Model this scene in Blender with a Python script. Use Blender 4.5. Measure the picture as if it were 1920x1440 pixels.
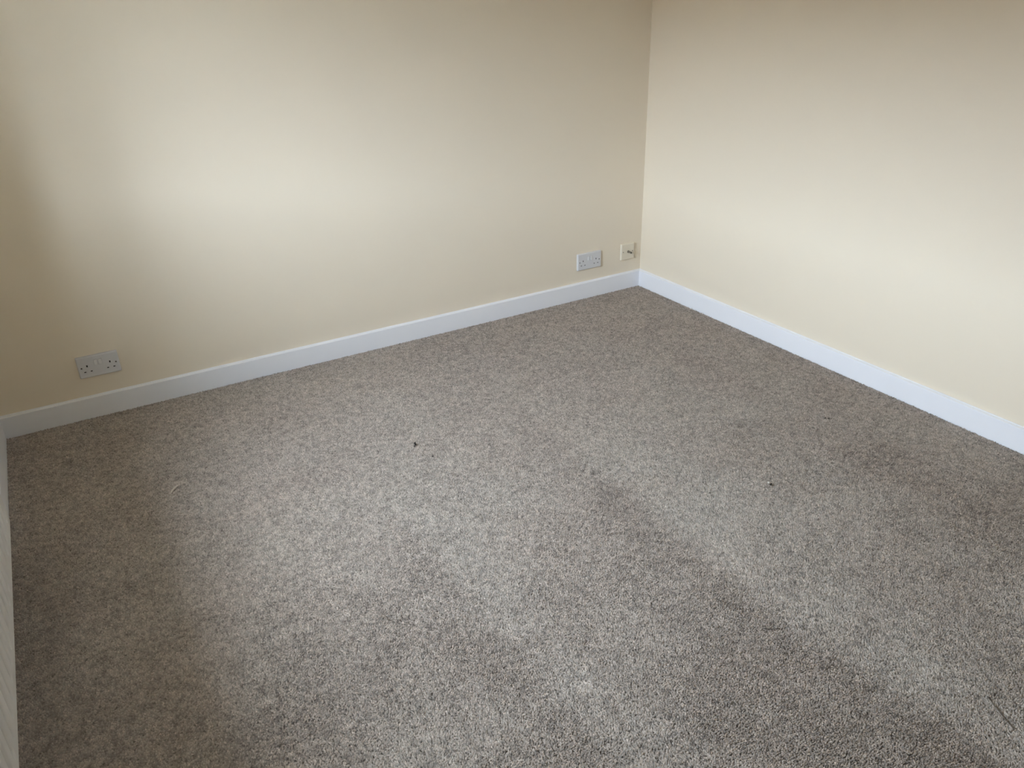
import bpy, bmesh, math, random
import numpy as np
from mathutils import Vector, Matrix

for o in list(bpy.data.objects):
    bpy.data.objects.remove(o)
S = bpy.context.scene
COL = S.collection
random.seed(7)
rng = np.random.default_rng(11)

# ------------------------------------------------------------------ camera
CX, CY, CZ = -2.6471, -3.2053, 1.4598
YAW, PITCH, ROLL, FPX = 0.5202, -0.4633, -0.0288, 1493.25
fwd = Vector((math.sin(YAW) * math.cos(PITCH), math.cos(YAW) * math.cos(PITCH), math.sin(PITCH)))
rt = Vector((math.cos(YAW), -math.sin(YAW), 0))
up = rt.cross(fwd)
r2 = rt * math.cos(ROLL) + up * math.sin(ROLL)
u2 = -rt * math.sin(ROLL) + up * math.cos(ROLL)
cam_data = bpy.data.cameras.new('camera')
cam = bpy.data.objects.new('camera', cam_data)
COL.objects.link(cam)
cam.matrix_world = Matrix(((r2.x, u2.x, -fwd.x, CX), (r2.y, u2.y, -fwd.y, CY), (r2.z, u2.z, -fwd.z, CZ), (0, 0, 0, 1)))
cam_data.sensor_fit = 'HORIZONTAL'
cam_data.sensor_width = 36
cam_data.lens = FPX / 1920 * 36
cam_data.clip_start = 0.02
S.camera = cam

# ------------------------------------------------------------------ light: an overcast sky through the window
SKY_LOW, SKY_HIGH, SKY_STRENGTH = (1.31, 1.45, 1.70), (0.90, 1.00, 1.17), 44.5
w = bpy.data.worlds.new('overcast_sky')
S.world = w
w.use_nodes = True
nt = w.node_tree
nt.nodes.clear()
tc = nt.nodes.new('ShaderNodeTexCoord')
sx = nt.nodes.new('ShaderNodeSeparateXYZ')
rmp = nt.nodes.new('ShaderNodeValToRGB')
rmp.color_ramp.elements[0].position = 0.0
rmp.color_ramp.elements[0].color = (*SKY_LOW, 1)
rmp.color_ramp.elements[1].position = 1.0
rmp.color_ramp.elements[1].color = (*SKY_HIGH, 1)
bg = nt.nodes.new('ShaderNodeBackground')
bg.inputs['Strength'].default_value = SKY_STRENGTH
wo = nt.nodes.new('ShaderNodeOutputWorld')
nt.links.new(tc.outputs['Generated'], sx.inputs[0])
nt.links.new(sx.outputs['Z'], rmp.inputs[0])
nt.links.new(rmp.outputs[0], bg.inputs['Color'])
nt.links.new(bg.outputs[0], wo.inputs['Surface'])

RW, RD, RH = 3.0164, 4.3, 2.4            # room width, depth, height
WY0, WY1, WZ0, WZ1 = -1.97, -0.985, 0.88, 1.72   # window opening in the left wall
EX_D, EX_H = 9.0, 2.6                     # unseen terrace added to block the low sky: distance, ridge height
WT = 0.29                                # wall thickness
pl = bpy.data.lights.new('window_portal', 'AREA')
pl.shape = 'RECTANGLE'
pl.size = WZ1 - WZ0
pl.size_y = WY1 - WY0
pl.cycles.is_portal = True
plo = bpy.data.objects.new('window_portal', pl)
COL.objects.link(plo)
plo.location = (-RW - WT - 0.01, (WY0 + WY1) / 2, (WZ0 + WZ1) / 2)
plo.rotation_euler = (0, -math.pi / 2, 0)

S.view_settings.view_transform = 'Standard'
S.view_settings.look = 'None'
S.view_settings.gamma = 1
S.view_settings.use_curve_mapping = False
S.view_settings.exposure = 0.0
S.cycles.max_bounces = 10
S.cycles.diffuse_bounces = 8


# ------------------------------------------------------------------ materials
def mat(name, col, rough=0.5, metal=0.0, spec=0.5, bump=None, vary=None, coat=0):
    m = bpy.data.materials.new(name)
    m.use_nodes = True
    t = m.node_tree
    b = t.nodes['Principled BSDF']
    b.inputs['Base Color'].default_value = (*col, 1)
    b.inputs['Roughness'].default_value = rough
    b.inputs['Metallic'].default_value = metal
    b.inputs['Specular IOR Level'].default_value = spec
    if vary or bump:
        co = t.nodes.new('ShaderNodeTexCoord')
    if vary:
        sc, amt = vary
        n = t.nodes.new('ShaderNodeTexNoise')
        n.inputs['Scale'].default_value = sc
        n.inputs['Detail'].default_value = 3
        t.links.new(co.outputs['Object'], n.inputs['Vector'])
        mx = t.nodes.new('ShaderNodeMix')
        mx.data_type = 'RGBA'
        mx.inputs['A'].default_value = (*[c * (1 - amt) for c in col], 1)
        mx.inputs['B'].default_value = (*[min(1, c * (1 + amt)) for c in col], 1)
        t.links.new(n.outputs['Fac'], mx.inputs['Factor'])
        t.links.new(mx.outputs['Result'], b.inputs['Base Color'])
    if bump:
        sc, st, dist = bump
        n = t.nodes.new('ShaderNodeTexNoise')
        n.inputs['Scale'].default_value = sc
        n.inputs['Detail'].default_value = 2
        t.links.new(co.outputs['Object'], n.inputs['Vector'])
        bp = t.nodes.new('ShaderNodeBump')
        bp.inputs['Strength'].default_value = st
        bp.inputs['Distance'].default_value = dist
        t.links.new(n.outputs['Fac'], bp.inputs['Height'])
        t.links.new(bp.outputs[0], b.inputs['Normal'])
    return m


WALL_COL = (0.795, 0.715, 0.59)
M_wall = mat('cream_emulsion', WALL_COL, 0.55, spec=0.35, bump=(260, 0.12, 0.0006), vary=(3.0, 0.012))
M_ceil = mat('white_ceiling_paint', (0.82, 0.81, 0.78), 0.9, spec=0.2)
M_gloss = mat('white_satinwood', (0.85, 0.865, 0.915), 0.38, bump=(60, 0.05, 0.0006), vary=(8, 0.015))
M_rad = mat('white_radiator_enamel', (0.82, 0.82, 0.82), 0.35, vary=(6, 0.01))
M_plastic = mat('white_socket_plastic', (0.66, 0.66, 0.68), 0.35, vary=(40, 0.01))
M_switch = mat('white_rocker_plastic', (0.74, 0.74, 0.745), 0.28, vary=(40, 0.01))
M_cream_pl = mat('cream_aged_plastic', (0.77, 0.70, 0.575), 0.55, vary=(40, 0.02))
M_dark = mat('recess_shade_black', (0.012, 0.011, 0.010), 0.7, vary=(200, 0.1))  # near-black standing in for the shade inside holes and slots
M_screw = mat('dull_screw_steel', (0.16, 0.15, 0.14), 0.45, metal=0.6, vary=(300, 0.1))
M_screw_cream = mat('paint_splashed_screw', (0.34, 0.30, 0.24), 0.5, vary=(300, 0.1))
M_chrome = mat('nickel_connector', (0.40, 0.38, 0.34), 0.22, metal=1.0, vary=(300, 0.05))
M_brass = mat('dull_valve_metal', (0.55, 0.53, 0.5), 0.35, metal=1.0, vary=(30, 0.05))
M_upvc = mat('white_window_plastic', (0.82, 0.82, 0.82), 0.35, vary=(5, 0.01))
M_under = mat('carpet_backing', (0.36, 0.31, 0.27), 0.95, spec=0.1, vary=(500, 0.2))
M_crumb = mat('dark_debris', (0.018, 0.014, 0.011), 0.7, vary=(500, 0.3))
M_sliver = mat('brown_debris', (0.05, 0.04, 0.032), 0.7, vary=(500, 0.3))
M_white_crumb = mat('pale_plaster_crumb', (0.78, 0.76, 0.72), 0.8, vary=(500, 0.05))
M_fluff = mat('loose_carpet_yarn', (0.66, 0.60, 0.53), 0.95, spec=0.1, vary=(500, 0.15))
M_lint = mat('brown_fibre', (0.15, 0.125, 0.105), 0.9, spec=0.1, vary=(300, 0.2))
M_hair = mat('dark_fibre', (0.07, 0.058, 0.05), 0.6, vary=(300, 0.2))
M_ground = mat('outside_paving', (0.30, 0.30, 0.27), 0.9, vary=(0.6, 0.2))
M_brick = mat('weathered_brick', (0.17, 0.12, 0.09), 0.9, vary=(1.5, 0.25))

# glass pane: thin clear glass
M_glass = bpy.data.materials.new('clear_window_glass')
M_glass.use_nodes = True
t = M_glass.node_tree
t.nodes.clear()
tr = t.nodes.new('ShaderNodeBsdfTransparent')
tr.inputs[0].default_value = (0.95, 0.97, 0.96, 1)
gl = t.nodes.new('ShaderNodeBsdfGlossy')
gl.inputs['Roughness'].default_value = 0.02
lw = t.nodes.new('ShaderNodeLayerWeight')       # Schlick reflectance from the facing angle
lw.inputs['Blend'].default_value = 0.5
pw = t.nodes.new('ShaderNodeMath'); pw.operation = 'POWER'; pw.inputs[1].default_value = 5
t.links.new(lw.outputs['Facing'], pw.inputs[0])
fr = t.nodes.new('ShaderNodeMath'); fr.operation = 'MULTIPLY_ADD'
fr.inputs[1].default_value = 0.96; fr.inputs[2].default_value = 0.04
t.links.new(pw.outputs[0], fr.inputs[0])
mx = t.nodes.new('ShaderNodeMixShader')
ou = t.nodes.new('ShaderNodeOutputMaterial')
t.links.new(fr.outputs[0], mx.inputs[0])
t.links.new(tr.outputs[0], mx.inputs[1])
t.links.new(gl.outputs[0], mx.inputs[2])
t.links.new(mx.outputs[0], ou.inputs[0])

# carpet: yarn colour, with stripe shading painted in, stored per tuft
M_carpet = bpy.data.materials.new('twist_pile_yarn')
M_carpet.use_nodes = True
t = M_carpet.node_tree
b = t.nodes['Principled BSDF']
b.inputs['Roughness'].default_value = 1.0
b.inputs['Specular IOR Level'].default_value = 0.08
at = t.nodes.new('ShaderNodeAttribute')
at.attribute_name = 'yarn'
t.links.new(at.outputs['Color'], b.inputs['Base Color'])


# ------------------------------------------------------------------ mesh helpers
def box(bm, x0, x1, y0, y1, z0, z1, bevel=0.0, seg=2):
    vs = bmesh.ops.create_cube(bm, size=1.0)['verts']
    bmesh.ops.scale(bm, vec=(x1 - x0, y1 - y0, z1 - z0), verts=vs)
    bmesh.ops.translate(bm, vec=((x0 + x1) / 2, (y0 + y1) / 2, (z0 + z1) / 2), verts=vs)
    if bevel:
        es = list({e for v in vs for e in v.link_edges})
        bmesh.ops.bevel(bm, geom=es, offset=bevel, segments=seg, profile=0.5, affect='EDGES')


def cyl(bm, r1, r2, depth, loc, axis='Y', n=20):
    rot = {'X': Matrix.Rotation(math.pi / 2, 4, 'Y'), 'Y': Matrix.Rotation(math.pi / 2, 4, 'X'), 'Z': Matrix.Identity(4)}[axis]
    return bmesh.ops.create_cone(bm, cap_ends=True, segments=n, radius1=r1, radius2=r2, depth=depth,
                                 matrix=Matrix.Translation(loc) @ rot)['verts']


def obj(name, bm, m, parent=None, smooth=False):
    me = bpy.data.meshes.new(name)
    bmesh.ops.recalc_face_normals(bm, faces=bm.faces[:])
    bm.to_mesh(me)
    bm.free()
    me.materials.append(m)
    if smooth:
        for p in me.polygons:
            p.use_smooth = True
    o = bpy.data.objects.new(name, me)
    COL.objects.link(o)
    if parent:
        o.parent = parent
    return o


def struct(name, bm, m, parent=None, smooth=False):
    o = obj(name, bm, m, parent, smooth)
    o['kind'] = 'structure'
    return o


def tag(o, label, cat, group=None):
    o['label'] = label
    o['category'] = cat
    if group:
        o['group'] = group
    return o


def thing(name, label, cat, loc, group=None):
    o = bpy.data.objects.new(name, None)
    o.empty_display_size = 0.05
    COL.objects.link(o)
    o.location = loc
    return tag(o, label, cat, group)


# ------------------------------------------------------------------ room shell
ZB = -0.014      # top of the floor boards; the carpet pile tops out at z = 0
bm = bmesh.new(); box(bm, -RW - WT, WT, -RD - WT, WT, -0.2, ZB); struct('floor', bm, M_under)
bm = bmesh.new(); box(bm, -RW - WT, WT, -RD - WT, WT, RH, RH + 0.2); struct('ceiling', bm, M_ceil)
bm = bmesh.new(); box(bm, -RW - WT, WT, 0, WT, ZB, RH); struct('wall_back', bm, M_wall)
bm = bmesh.new(); box(bm, 0, WT, -RD, 0, ZB, RH); struct('wall_right', bm, M_wall)
bm = bmesh.new(); box(bm, -RW - WT, WT, -RD - WT, -RD, ZB, RH); struct('wall_front', bm, M_wall)
bm = bmesh.new()                                    # left wall, with the window opening
xa, xb = -RW - WT, -RW
box(bm, xa, xb, -RD, WY0, ZB, RH)
box(bm, xa, xb, WY1, 0, ZB, RH)
box(bm, xa, xb, WY0, WY1, ZB, WZ0)
box(bm, xa, xb, WY0, WY1, WZ1, RH)
struct('wall_left', bm, M_wall)

# skirting: face, nosing, shallow splay back to a small upstand
SH = 0.0850
PROF = [(0, ZB), (0.0150, ZB), (0.0150, 0.0786), (0.0147, 0.0797), (0.0140, 0.0804), (0.0129, 0.0808), (0.0044, 0.0832),
        (0.0040, 0.0836), (0.0037, 0.0847), (0.0028, SH), (0, SH)]


def skirting(name, p0, p1, inward, m0=0, m1=0):
    """p0 -> p1 along the wall; inward: unit vector into the room; m0/m1: mitre sign at the ends"""
    bm = bmesh.new()
    d = (Vector(p1) - Vector(p0)).normalized()
    rows = []
    for P, mt in ((p0, m0), (p1, -m1)):
        rows.append([bm.verts.new(Vector((P[0], P[1], z)) + Vector(inward) * a + d * (a * mt)) for a, z in PROF])
    n = len(PROF)
    for i in range(n):
        j = (i + 1) % n
        bm.faces.new((rows[0][i], rows[0][j], rows[1][j], rows[1][i]))
    bm.faces.new(rows[0]); bm.faces.new(rows[1][::-1])
    return struct(name, bm, M_gloss)


skirting('baseboard_back', (-RW, 0, 0), (0, 0, 0), (0, -1, 0), 1, 1)
skirting('baseboard_right', (0, 0, 0), (0, -RD, 0), (-1, 0, 0), 1, 1)
skirting('baseboard_left', (-RW, 0, 0), (-RW, -RD, 0), (1, 0, 0), 1, 1)
skirting('baseboard_front', (-RW, -RD, 0), (0, -RD, 0), (0, 1, 0), 1, 1)

# window (its light is what the photo shows)
bm = bmesh.new()
xf0, xf1 = -RW - WT + 0.01, -RW - WT + 0.07
fw = 0.06
ym = WY0 + (WY1 - WY0) * 0.5
box(bm, xf0, xf1, WY0, WY1, WZ0, WZ0 + fw, 0.006)
box(bm, xf0, xf1, WY0, WY1, WZ1 - fw, WZ1, 0.006)
for y in (WY0, ym - fw / 2, WY1 - fw):
    box(bm, xf0 + 0.001, xf1 - 0.001, y, y + fw, WZ0 + fw, WZ1 - fw, 0.006)
win = struct('window_1', bm, M_upvc)
for a, c in ((WY0 + fw, ym - fw / 2), (ym + fw / 2, WY1 - fw)):
    bm = bmesh.new(); box(bm, xf0 + 0.03, xf0 + 0.036, a, c, WZ0 + fw, WZ1 - fw); struct('window_pane', bm, M_glass, win)
bm = bmesh.new(); box(bm, xf1, -RW + 0.03, WY0 - 0.0, WY1 + 0.0, WZ0 - 0.001, WZ0 + 0.02, 0.006); struct('window_sill', bm, M_upvc, win)
bm = bmesh.new(); box(bm, -40, -RW - WT, -40, 36, -0.5, -0.35); struct('ground', bm, M_ground)
bm = bmesh.new()                                    # added row, out of view, screening the sky near the horizon; gable profile
xe = -RW - EX_D
rows = [[bm.verts.new((x, y, z)) for x, z in ((xe, -0.36), (xe, EX_H * 0.62), (xe - 0.35, EX_H * 0.62), (xe - 3.4, EX_H), (xe - 6.8, EX_H * 0.62), (xe - 6.8, -0.36))] for y in (-34, 30)]
for i in range(6):
    bm.faces.new((rows[0][i], rows[0][(i + 1) % 6], rows[1][(i + 1) % 6], rows[1][i]))
bm.faces.new(rows[0]); bm.faces.new(rows[1][::-1])
struct('exterior_sky_screen', bm, M_brick)


# ------------------------------------------------------------------ carpet pile
def vnoise(x, y, scale, seed):
    """smooth value noise, 0..1"""
    g = np.random.default_rng(seed).random((97, 97))
    u, v = x * scale + 40.3, y * scale + 40.7
    i, j = np.floor(u).astype(int), np.floor(v).astype(int)
    fu, fv = u - i, v - j
    fu, fv = fu * fu * (3 - 2 * fu), fv * fv * (3 - 2 * fv)
    i %= 97; j %= 97
    i2, j2 = (i + 1) % 97, (j + 1) % 97
    return (g[i, j] * (1 - fu) * (1 - fv) + g[i2, j] * fu * (1 - fv) + g[i, j2] * (1 - fu) * fv + g[i2, j2] * fu * fv)


CARPET = np.array((0.515, 0.452, 0.400))


def lay(x, y):
    """how the pile lies, -1..1: vacuum passes run along the room (y); each ends in a sharper edge on its left"""
    wob = 0.05 * (vnoise(x, y, 2.2, 3) - 0.5) + 0.035 * (vnoise(x, y, 6.0, 4) - 0.5)
    xs = x + wob
    out = np.zeros_like(x)
    for e, ra, rw, la, lw_, y1 in ((-1.935, 0.75, 0.28, 0.6, 0.11, -1.25), (-1.275, 0.9, 0.46, 0.9, 0.15, -0.78)):
        d = xs - e
        edge = 1 / (1 + np.exp(-d / 0.020))
        fade = 1 / (1 + np.exp(-(y1 - y) / 0.14))
        out += fade * (edge * ra * np.exp(-np.clip(d, 0, 9) / rw) - (1 - edge) * la * np.exp(-np.clip(-d, 0, 9) / lw_))
    # a pass laid the other way near the right wall, and two soft patches of lower lay in the foreground
    out -= 0.42 * np.exp(-((xs + 0.44) / 0.13) ** 2) / (1 + np.exp(-(-0.85 - y) / 0.15))
    out -= 0.85 * np.exp(-((xs + 1.62) / 0.24) ** 2 - ((y + 2.55) / 0.33) ** 2)
    out -= 0.5 * np.exp(-((xs + 1.75) / 0.16) ** 2 - ((y + 1.85) / 0.22) ** 2)
    out += 0.75 * (vnoise(x, y, 3.1, 5) - 0.5) + 0.65 * (vnoise(x, y, 7.5, 6) - 0.5) + 0.5 * (vnoise(x, y, 17, 8) - 0.5)
    return np.clip(out, -1.4, 1.4)


def carpet():
    x0, x1, y0, y1 = -RW + 0.0158, -0.0158, -RD + 0.0158, -0.0158
    # fine tufts over the floor around the view, wider ones on the rest of the room behind the photographer
    def near(x, y):
        return (y > -2.03 - 0.611 * (x + 3.0)) & (y > -2.10 + 0.86 * (x + 0.0)) | (y > -1.75)
    PX, PY, SP = [], [], []
    for sp, want in ((0.0037, True), (0.0090, False)):
        nx, ny = int((x1 - x0) / sp), int((y1 - y0) / sp)
        gx, gy = np.meshgrid(np.arange(nx), np.arange(ny), indexing='ij')
        qx = (x0 + (gx + 0.5 + rng.uniform(-0.45, 0.45, gx.shape)) * sp).ravel()
        qy = (y0 + (gy + 0.5 + rng.uniform(-0.45, 0.45, gx.shape)) * sp).ravel()
        keep = near(qx, qy) == want
        PX.append(qx[keep]); PY.append(qy[keep]); SP.append(np.full(keep.sum(), sp))
    px, py, sp = np.concatenate(PX), np.concatenate(PY), np.concatenate(SP)
    N = len(px)
    L = lay(px, py)
    # each tuft: a three-sided stub leaning with the lay of the pile
    h = 0.0126 + rng.uniform(-0.0014, 0.0018, N)
    r = sp * rng.uniform(0.85, 1.20, N)
    ang = rng.uniform(0, 2 * math.pi, N)
    tilt = rng.uniform(0.0, 0.0030, N)
    ta = rng.uniform(0, 2 * math.pi, N)
    V = np.zeros((N, 4, 3))
    for k in range(3):
        a = ang + k * 2 * math.pi / 3
        V[:, k, 0] = px + r * np.cos(a)
        V[:, k, 1] = py + r * np.sin(a)
        V[:, k, 2] = ZB + 0.0078 + rng.uniform(0, 0.0020, N)
    V[:, 3, 0] = px + tilt * np.cos(ta)
    V[:, 3, 1] = py + tilt * np.sin(ta) + 0.0020 * L
    V[:, 3, 2] = ZB + h
    V[:, :, 0] = np.clip(V[:, :, 0], x0 - 0.0004, x1 + 0.0004)
    V[:, :, 1] = np.clip(V[:, :, 1], y0 - 0.0004, y1 + 0.0004)
    base = np.arange(N) * 4
    F = (base[:, None, None] + np.array([(0, 1, 3), (1, 2, 3), (2, 0, 3)])[None]).reshape(-1, 3)
    me = bpy.data.meshes.new('carpet')
    me.vertices.add(N * 4)
    me.vertices.foreach_set('co', V.reshape(-1))
    me.loops.add(len(F) * 3)
    me.loops.foreach_set('vertex_index', F.reshape(-1).astype(np.int32))
    me.polygons.add(len(F))
    me.polygons.foreach_set('loop_start', (np.arange(len(F)) * 3).astype(np.int32))
    me.polygons.foreach_set('loop_total', np.full(len(F), 3, np.int32))
    # heathered yarn: tufts differ, light and dark ends cluster a little
    cl = vnoise(px, py, 90, 21) - 0.5
    tone = 1 + 0.18 * rng.normal(0, 1, N) + 0.42 * cl + 0.088 * L  # the lay term paints the leaning pile's light and shade into the colour
    tone = np.clip(tone, 0.45, 1.65)
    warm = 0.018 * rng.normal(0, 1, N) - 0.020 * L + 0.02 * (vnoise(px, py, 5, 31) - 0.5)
    c = CARPET[None, :] * tone[:, None]
    c = c * np.stack([1 + warm, np.ones(N) , 1 - 0.3 * warm], 1)
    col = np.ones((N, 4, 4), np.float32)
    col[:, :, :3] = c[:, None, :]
    col[:, :3, :3] *= 0.72          # base vertices of each tuft coloured darker than its tip
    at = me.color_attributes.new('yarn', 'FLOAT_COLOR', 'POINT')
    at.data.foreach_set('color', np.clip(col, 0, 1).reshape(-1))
    me.polygons.foreach_set('use_smooth', np.ones(len(F), bool))
    me.update(calc_edges=True)
    me.materials.append(M_carpet)
    o = bpy.data.objects.new('carpet', me)
    COL.objects.link(o)
    o['kind'] = 'stuff'
    return tag(o, 'beige grey twist pile fitted carpet with faint vacuum stripes covering the floor', 'carpet')


carpet()


# ------------------------------------------------------------------ radiator under the window
def radiator():
    X, Z0, Z1, Y0, Y1 = -2.961, 0.150, 0.740, -2.09, -0.895
    T = 0.019
    t = thing('radiator', 'white ribbed panel radiator on the left wall, cut by the photo edge', 'radiator', (X - T / 2, (Y0 + Y1) / 2, Z0))
    o = Vector(t.location)
    P = 0.0548
    PH = -1.601                      # a channel is centred here
    ys = []
    y = Y0
    while y < Y1 - 1e-6:
        ys.append(y); y += P / 24
    ys.append(Y1)
    ends = np.concatenate([np.linspace(0, 0.012, 4), np.linspace(0.016, 0.062, 24)])
    zs = np.concatenate([Z0 + ends, np.linspace(Z0 + 0.08, Z1 - 0.08, 6), (Z1 - ends)[::-1]])

    def depth(y, z):
        if y < Y0 + 0.03 or y > Y1 - 0.022:
            return 0
        q = (y - PH) / P
        q = (q - round(q)) * P                        # offset from channel centre
        hw = 0.0135
        e = min(z - Z0 - 0.026, Z1 - 0.026 - z)      # distance inside the channel's end
        rr = math.hypot(q, max(0, hw - e)) if e < hw else abs(q)
        s = max(0, min(1, (hw - rr) / (hw * 0.55)))
        return 0.0150 * s * s * (3 - 2 * s)

    bm = bmesh.new()
    g = [[bm.verts.new((X - depth(y, z) - (0.003 if (i in (0, len(zs) - 1)) else 0) - o.x, y - o.y, z - o.z)) for i, z in enumerate(zs)] for y in ys]
    for i in range(len(ys) - 1):
        for j in range(len(zs) - 1):
            bm.faces.new((g[i][j], g[i + 1][j], g[i + 1][j + 1], g[i][j + 1]))
    # rolled edge back to the rear sheet
    loop = [g[i][0] for i in range(len(ys))] + [g[-1][j] for j in range(1, len(zs))] + [g[i][-1] for i in range(len(ys) - 2, -1, -1)] + [g[0][j] for j in range(len(zs) - 2, 0, -1)]
    back = [bm.verts.new((X - T - o.x, v.co.y, v.co.z)) for v in loop]
    for i in range(len(loop)):
        j = (i + 1) % len(loop)
        bm.faces.new((loop[i], loop[j], back[j], back[i]))
    bm.faces.new(back)
    obj('front_panel', bm, M_rad, t, smooth=False)
    for p in t.children[0].data.polygons:
        p.use_smooth = len(p.vertices) == 4 and abs(p.normal.x) > 0.35
    for yb in (Y0 + 0.3, Y1 - 0.3):
        bm = bmesh.new(); box(bm, -RW + 0.0005 - o.x, X - T - o.x, yb - 0.02 - o.y, yb + 0.02 - o.y, 0.06, 0.5, 0.003)
        obj('mounting_bracket', bm, M_rad, t)
    bm = bmesh.new()
    cyl(bm, 0.008, 0.008, 0.180, (0, Y0 - 0.04 - o.y, -0.0585), 'Z', 14)
    obj('feed_pipe', bm, M_brass, t)
    bm = bmesh.new()
    cyl(bm, 0.013, 0.013, 0.05, (0, Y0 - 0.022 - o.y, 0.03), 'Y', 16)
    cyl(bm, 0.017, 0.016, 0.075, (0, Y0 - 0.04 - o.y, 0.06), 'Z', 18)
    obj('valve', bm, M_brass, t)


radiator()


# ------------------------------------------------------------------ wall plates
def cut(plate, cutters):
    """boolean the cutters out of a plate, and bake the result"""
    dg0 = None
    for c in cutters:
        md = plate.modifiers.new('cut', 'BOOLEAN')
        md.operation = 'DIFFERENCE'
        md.solver = 'EXACT'
        md.object = c
    bpy.context.view_layer.update()
    dg0 = bpy.context.evaluated_depsgraph_get()
    me = bpy.data.meshes.new_from_object(plate.evaluated_get(dg0))
    plate.modifiers.clear()
    plate.data = me
    me.name = plate.name
    for c in cutters:
        bpy.data.objects.remove(c)


def temp(bm):
    me = bpy.data.meshes.new('cutter'); bm.to_mesh(me); bm.free()
    o = bpy.data.objects.new('cutter', me); COL.objects.link(o)
    return o


def plate_mesh(w, h, th):
    """a moulded plate: square back edge, softly sloped front rim"""
    bm = bmesh.new()
    rows = []
    for inset, y in ((0.0, 0.0), (0.0, -th * 0.55), (0.0012, -th * 0.82), (0.0036, -th)):
        x, z, rr = w / 2 - inset, h / 2 - inset, 0.0028
        ring = []
        for cx, cz, a0 in ((x - rr, z - rr, 0), (-x + rr, z - rr, 90), (-x + rr, -z + rr, 180), (x - rr, -z + rr, 270)):
            for k in range(4):
                a = math.radians(a0 + k * 30)
                ring.append(bm.verts.new((cx + rr * math.cos(a), y, cz + rr * math.sin(a))))
        rows.append(ring)
    n = len(rows[0])
    for a, b_ in zip(rows, rows[1:]):
        for i in range(n):
            bm.faces.new((a[i], a[(i + 1) % n], b_[(i + 1) % n], b_[i]))
    bm.faces.new(rows[0]); bm.faces.new(rows[-1][::-1])
    return bm


TH = 0.0115


def screw_at(parent, u, v, m):
    bm = bmesh.new()
    cyl(bm, 0.0030, 0.0030, 0.003, (u, -TH + 0.0026, v), 'Y', 14)
    bmesh.ops.recalc_face_normals(bm, faces=bm.faces[:])
    s = obj('screw', bm, m, parent)
    bm = bmesh.new(); box(bm, u - 0.0028, u + 0.0028, -TH + 0.0006, -TH + 0.0013, v - 0.0004, v + 0.0004)
    obj('screw_slot', bm, M_dark, s)


def double_socket(x, z, label):
    t = thing('double_socket', label, 'socket', (x, 0, z), 'white double power sockets along the back wall')
    w_, h_ = 0.146, 0.086
    bm = plate_mesh(w_, h_, TH)
    p = obj('face_plate', bm, M_plastic, t)
    p.parent = None
    p.location = (0, 0, 0)
    cs = []
    holes = []
    for cu in (-0.0400, 0.0400):
        for du, v, a, c in ((0, 0.0045, 0.0024, 0.0042), (-0.0111, -0.0180, 0.0035, 0.0021), (0.0111, -0.0180, 0.0035, 0.0021)):
            bm = bmesh.new(); box(bm, cu + du - a, cu + du + a, -0.02, -0.0020, v - c, v + c)
            cs.append(temp(bm))
            holes.append((cu + du, v, a, c))
    for cu in (-0.0603, 0.0603):
        bm = bmesh.new(); cyl(bm, 0.0034, 0.0034, 0.01, (cu, -TH - 0.0018, -0.001), 'Y', 16)
        bmesh.ops.recalc_face_normals(bm, faces=bm.faces[:])
        cs.append(temp(bm))
    for cu in (-0.0082, 0.0082):                 # wells the rockers sit in
        bm = bmesh.new(); box(bm, cu - 0.0065, cu + 0.0065, -0.02, -TH + 0.0030, 0.0150 - 0.0116, 0.0150 + 0.0114)
        cs.append(temp(bm))
    cut(p, cs)
    p.parent = t
    for u, v, a, c in holes:
        bm = bmesh.new(); box(bm, u - a + 0.0001, u + a - 0.0001, -TH + 0.0012, -0.0024, v - c + 0.0001, v + c - 0.0001)
        obj('pin_hole_shade', bm, M_dark, t)  # dark block filling the hole, painted in place of its shade
    for cu in (-0.0603, 0.0603):
        screw_at(t, cu, -0.001, M_screw)
    for cu in (-0.0082, 0.0082):                 # rockers, tipped out at the lower end
        bm = bmesh.new()
        box(bm, -0.0056, 0.0056, -0.0022, 0.0029, -0.0105, 0.0105, 0.0010, 2)
        for v in bm.verts:
            if v.co.y < 0:
                v.co.y -= 0.0016 * (0.5 - v.co.z / 0.021)
        bmesh.ops.translate(bm, vec=(cu, -TH, 0.0150), verts=bm.verts[:])
        obj('rocker_switch', bm, M_switch, t)
    return t


double_socket(-2.6354, 0.2045, 'white double power socket low on the back wall near the radiator, in shadow')
double_socket(-0.3391, 0.1931, 'white double power socket on the back wall beside the aerial plate, near the corner')


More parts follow.
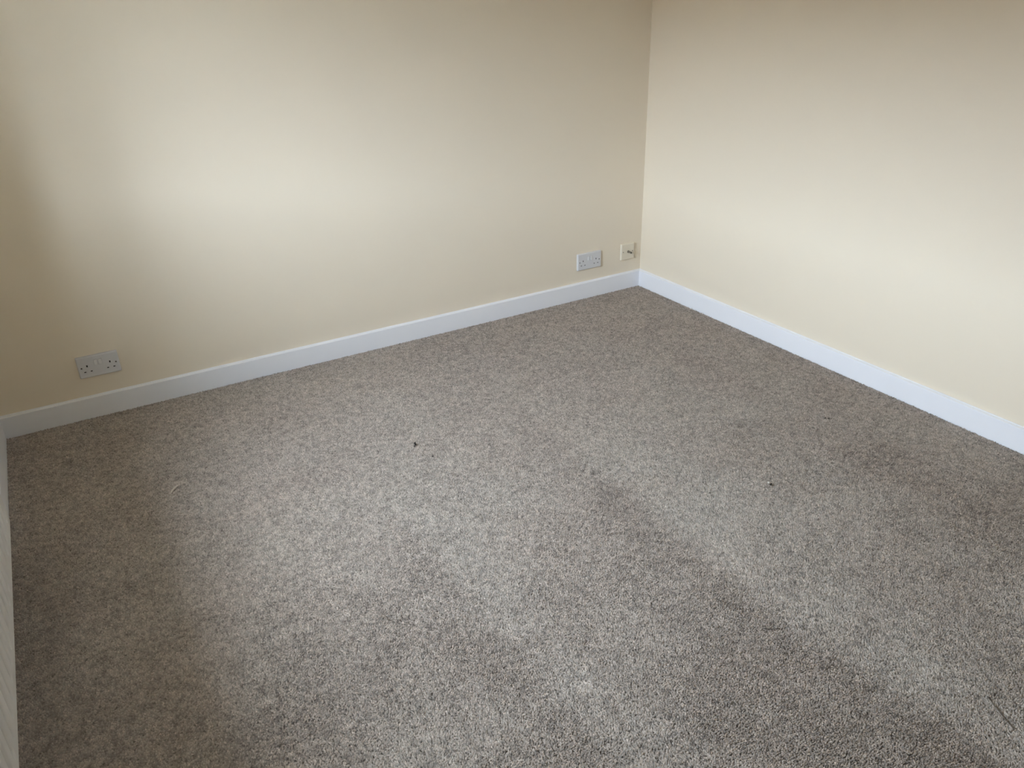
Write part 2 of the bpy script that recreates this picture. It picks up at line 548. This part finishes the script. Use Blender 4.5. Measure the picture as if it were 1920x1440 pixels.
def aerial(x, z):
    t = thing('aerial_outlet', 'cream single aerial plate with protruding metal connector beside the room corner', 'outlet', (x, 0, z))
    p = obj('face_plate', plate_mesh(0.086, 0.086, TH), M_cream_pl, t)
    p.parent = None
    cs = []
    for cu in (-0.0301, 0.0301):
        bm = bmesh.new(); cyl(bm, 0.0034, 0.0034, 0.01, (cu, -TH - 0.0018, 0), 'Y', 16)
        bmesh.ops.recalc_face_normals(bm, faces=bm.faces[:])
        cs.append(temp(bm))
    cut(p, cs)
    p.parent = t
    for cu in (-0.0301, 0.0301):
        screw_at(t, cu, 0, M_screw_cream)
    bm = bmesh.new()
    cyl(bm, 0.0078, 0.0072, 0.0035, (0.002, -TH - 0.0015, -0.001), 'Y', 6)
    c = obj('hex_nut', bm, M_chrome, t)
    bm = bmesh.new()                                    # threaded barrel
    n = 22
    prof = []
    for k in range(14):
        prof.append((0.0056 if k % 2 == 0 else 0.0048, -TH - 0.003 - k * 0.0016))
    prof += [(0.0052, prof[-1][1] - 0.0012), (0.0036, prof[-1][1] - 0.0012), (0.0036, prof[-1][1] + 0.006)]
    rings = [[bm.verts.new((0.002 + r * math.cos(2 * math.pi * i / n), y, -0.001 + r * math.sin(2 * math.pi * i / n))) for i in range(n)] for r, y in prof]
    for a, b_ in zip(rings, rings[1:]):
        for i in range(n):
            bm.faces.new((a[i], a[(i + 1) % n], b_[(i + 1) % n], b_[i]))
    bm.faces.new(rings[0]); bm.faces.new(rings[-1][::-1])
    obj('threaded_connector', bm, M_chrome, t)
    bm = bmesh.new(); cyl(bm, 0.0035, 0.0035, 0.002, (0.002, -TH - 0.022, -0.001), 'Y', 14)
    obj('connector_hole', bm, M_dark, t)


aerial(-0.0937, 0.1983)


# ------------------------------------------------------------------ bits on the carpet
def lump(name, pts, m, label, cat, seed=0, group=None, rough=0.18):
    """a small crumb made of a few merged knobs; pts: (x, y, z, rx, ry, rz)"""
    rnd = random.Random(seed)
    bm = bmesh.new()
    cx = sum(p[0] for p in pts) / len(pts); cy = sum(p[1] for p in pts) / len(pts)
    for (x, y, z, a, b_, c) in pts:
        vs = bmesh.ops.create_icosphere(bm, subdivisions=1 if len(pts) > 1 else 2, radius=1)['verts']
        for v in vs:
            k = 1 + rnd.uniform(-rough, rough)
            v.co = Vector((x - cx + v.co.x * a * k, y - cy + v.co.y * b_ * k, z + v.co.z * c * k))
    o = obj(name, bm, m)
    o.location = (cx, cy, 0)
    return tag(o, label, cat, group)


def strand(name, pts, r, m, label, cat, group=None, n=6):
    """a fibre: a tube through points"""
    bm = bmesh.new()
    P = [Vector(p) for p in pts]
    # subdivide with Catmull-Rom
    Q = []
    for i in range(len(P) - 1):
        a, b_, c, d = P[max(i - 1, 0)], P[i], P[i + 1], P[min(i + 2, len(P) - 1)]
        for k in range(5):
            s = k / 5
            Q.append(0.5 * ((2 * b_) + (c - a) * s + (2 * a - 5 * b_ + 4 * c - d) * s * s + (3 * b_ - a - 3 * c + d) * s ** 3))
    Q.append(P[-1])
    c0 = sum(Q, Vector()) / len(Q); c0.z = 0
    rings = []
    for i, q in enumerate(Q):
        d = (Q[min(i + 1, len(Q) - 1)] - Q[max(i - 1, 0)]).normalized()
        s = d.cross(Vector((0, 0, 1))).normalized(); u = s.cross(d)
        rr = r * (0.55 if i in (0, len(Q) - 1) else 1)
        rings.append([bm.verts.new(q - c0 + s * rr * math.cos(2 * math.pi * k / n) + u * rr * math.sin(2 * math.pi * k / n)) for k in range(n)])
    for a, b_ in zip(rings, rings[1:]):
        for i in range(n):
            bm.faces.new((a[i], a[(i + 1) % n], b_[(i + 1) % n], b_[i]))
    bm.faces.new(rings[0]); bm.faces.new(rings[-1][::-1])
    o = obj(name, bm, m, smooth=True)
    o.location = c0
    return tag(o, label, cat, group)


lump('debris_crumb', [(-1.7300, -0.8890, 0.002, 0.0042, 0.0052, 0.0040), (-1.7318, -0.8990, 0.002, 0.0040, 0.0060, 0.0038), (-1.7385, -0.9060, 0.001, 0.0034, 0.0036, 0.0026)],
     M_crumb, 'largest black crumb on the carpet, in front of the back wall', 'debris', 1)
lump('debris_crumb', [(-1.7135, -1.0040, 0.001, 0.0028, 0.0024, 0.0022), (-1.7100, -1.0020, 0.0012, 0.0022, 0.0020, 0.0020)],
     M_crumb, 'tiny black speck on the carpet beside the largest black crumb', 'debris', 2)
lump('debris_sliver', [(-0.3725, -1.555, 0.0018, 0.0048, 0.0040, 0.0024), (-0.3635, -1.564, 0.0016, 0.0044, 0.0036, 0.0022)],
     M_sliver, 'flat dark brown sliver on the carpet closest to the right skirting', 'debris', 3)
lump('debris_crumb', [(-0.8690, -1.7580, 0.002, 0.0040, 0.0046, 0.0034), (-0.8625, -1.7545, 0.001, 0.0034, 0.0032, 0.0024)],
     M_crumb, 'black crumb with a white fleck against it on the open carpet', 'debris', 4)
lump('white_fleck', [(-0.8655, -1.7460, 0.002, 0.0034, 0.0034, 0.0030), (-0.8640, -1.7440, 0.002, 0.0022, 0.0022, 0.0022)],
     M_white_crumb, 'tiny white fleck touching the black crumb on the open carpet', 'debris', 5)
strand('stray_hair', [(-1.366, -2.200, 0.0004), (-1.358, -2.210, 0.0010), (-1.347, -2.217, 0.0012), (-1.338, -2.221, 0.0010), (-1.329, -2.225, 0.0004)],
       0.0008, M_hair, 'short dark hair lying flat on the carpet in the right foreground', 'hair')
strand('dark_fibre', [(-1.099, -2.618, -0.001), (-1.110, -2.640, 0.0), (-1.117, -2.656, -0.0005), (-1.129, -2.680, 0.0), (-1.135, -2.700, -0.001)],
       0.0011, M_lint, 'faint dark fibre in the carpet near the lower right photo corner', 'fibre')
strand('loose_yarn', [(-2.537, -0.744, 0.0), (-2.530, -0.732, 0.003), (-2.521, -0.722, 0.0038), (-2.513, -0.714, 0.003), (-2.508, -0.710, 0.0)],
       0.0033, M_fluff, 'longer curled end of loose beige yarn in front of the left socket', 'yarn')
for x, y, r, lab in ((-0.0240, -0.444, 0.0036, 'upright white crumb against the right skirting, closest of three to the room corner'),
                     (-0.0250, -0.472, 0.0030, 'faintest white crumb against the right skirting, middle one of three'),
                     (-0.0245, -0.524, 0.0040, 'brightest white crumb against the right skirting, farthest of three from the corner')):
    lump('white_crumb', [(x, y, 0.0015, r * 0.8, r, r * 0.9)], M_white_crumb, lab, 'crumb', int(r * 1e4), 'white crumbs along the right skirting')
FL = [(-2.982, -0.700), (-2.974, -0.745), (-2.955, -0.760), (-2.975, -0.610), (-2.93, -0.40), (-2.86, -0.33), (-2.77, -0.47), (-2.745, -0.50), (-2.90, -0.15), (-2.965, -0.95)]
for i, (x, y) in enumerate(FL):
    rnd = random.Random(40 + i)
    a = rnd.uniform(0, 6.28); d = rnd.uniform(0.0020, 0.0034)
    lump('carpet_fluff', [(x - d * math.cos(a), y - d * math.sin(a), 0.0004, 0.0030, 0.0026, 0.0024), (x + d * math.cos(a), y + d * math.sin(a), 0.0, rnd.uniform(0.0022, 0.0034), 0.0026, 0.0022)],
         M_fluff, 'tiny tuft of loose beige carpet fluff on the shaded floor by the left wall', 'fluff', 60 + i, 'loose carpet fluff by the left wall', 0.35)
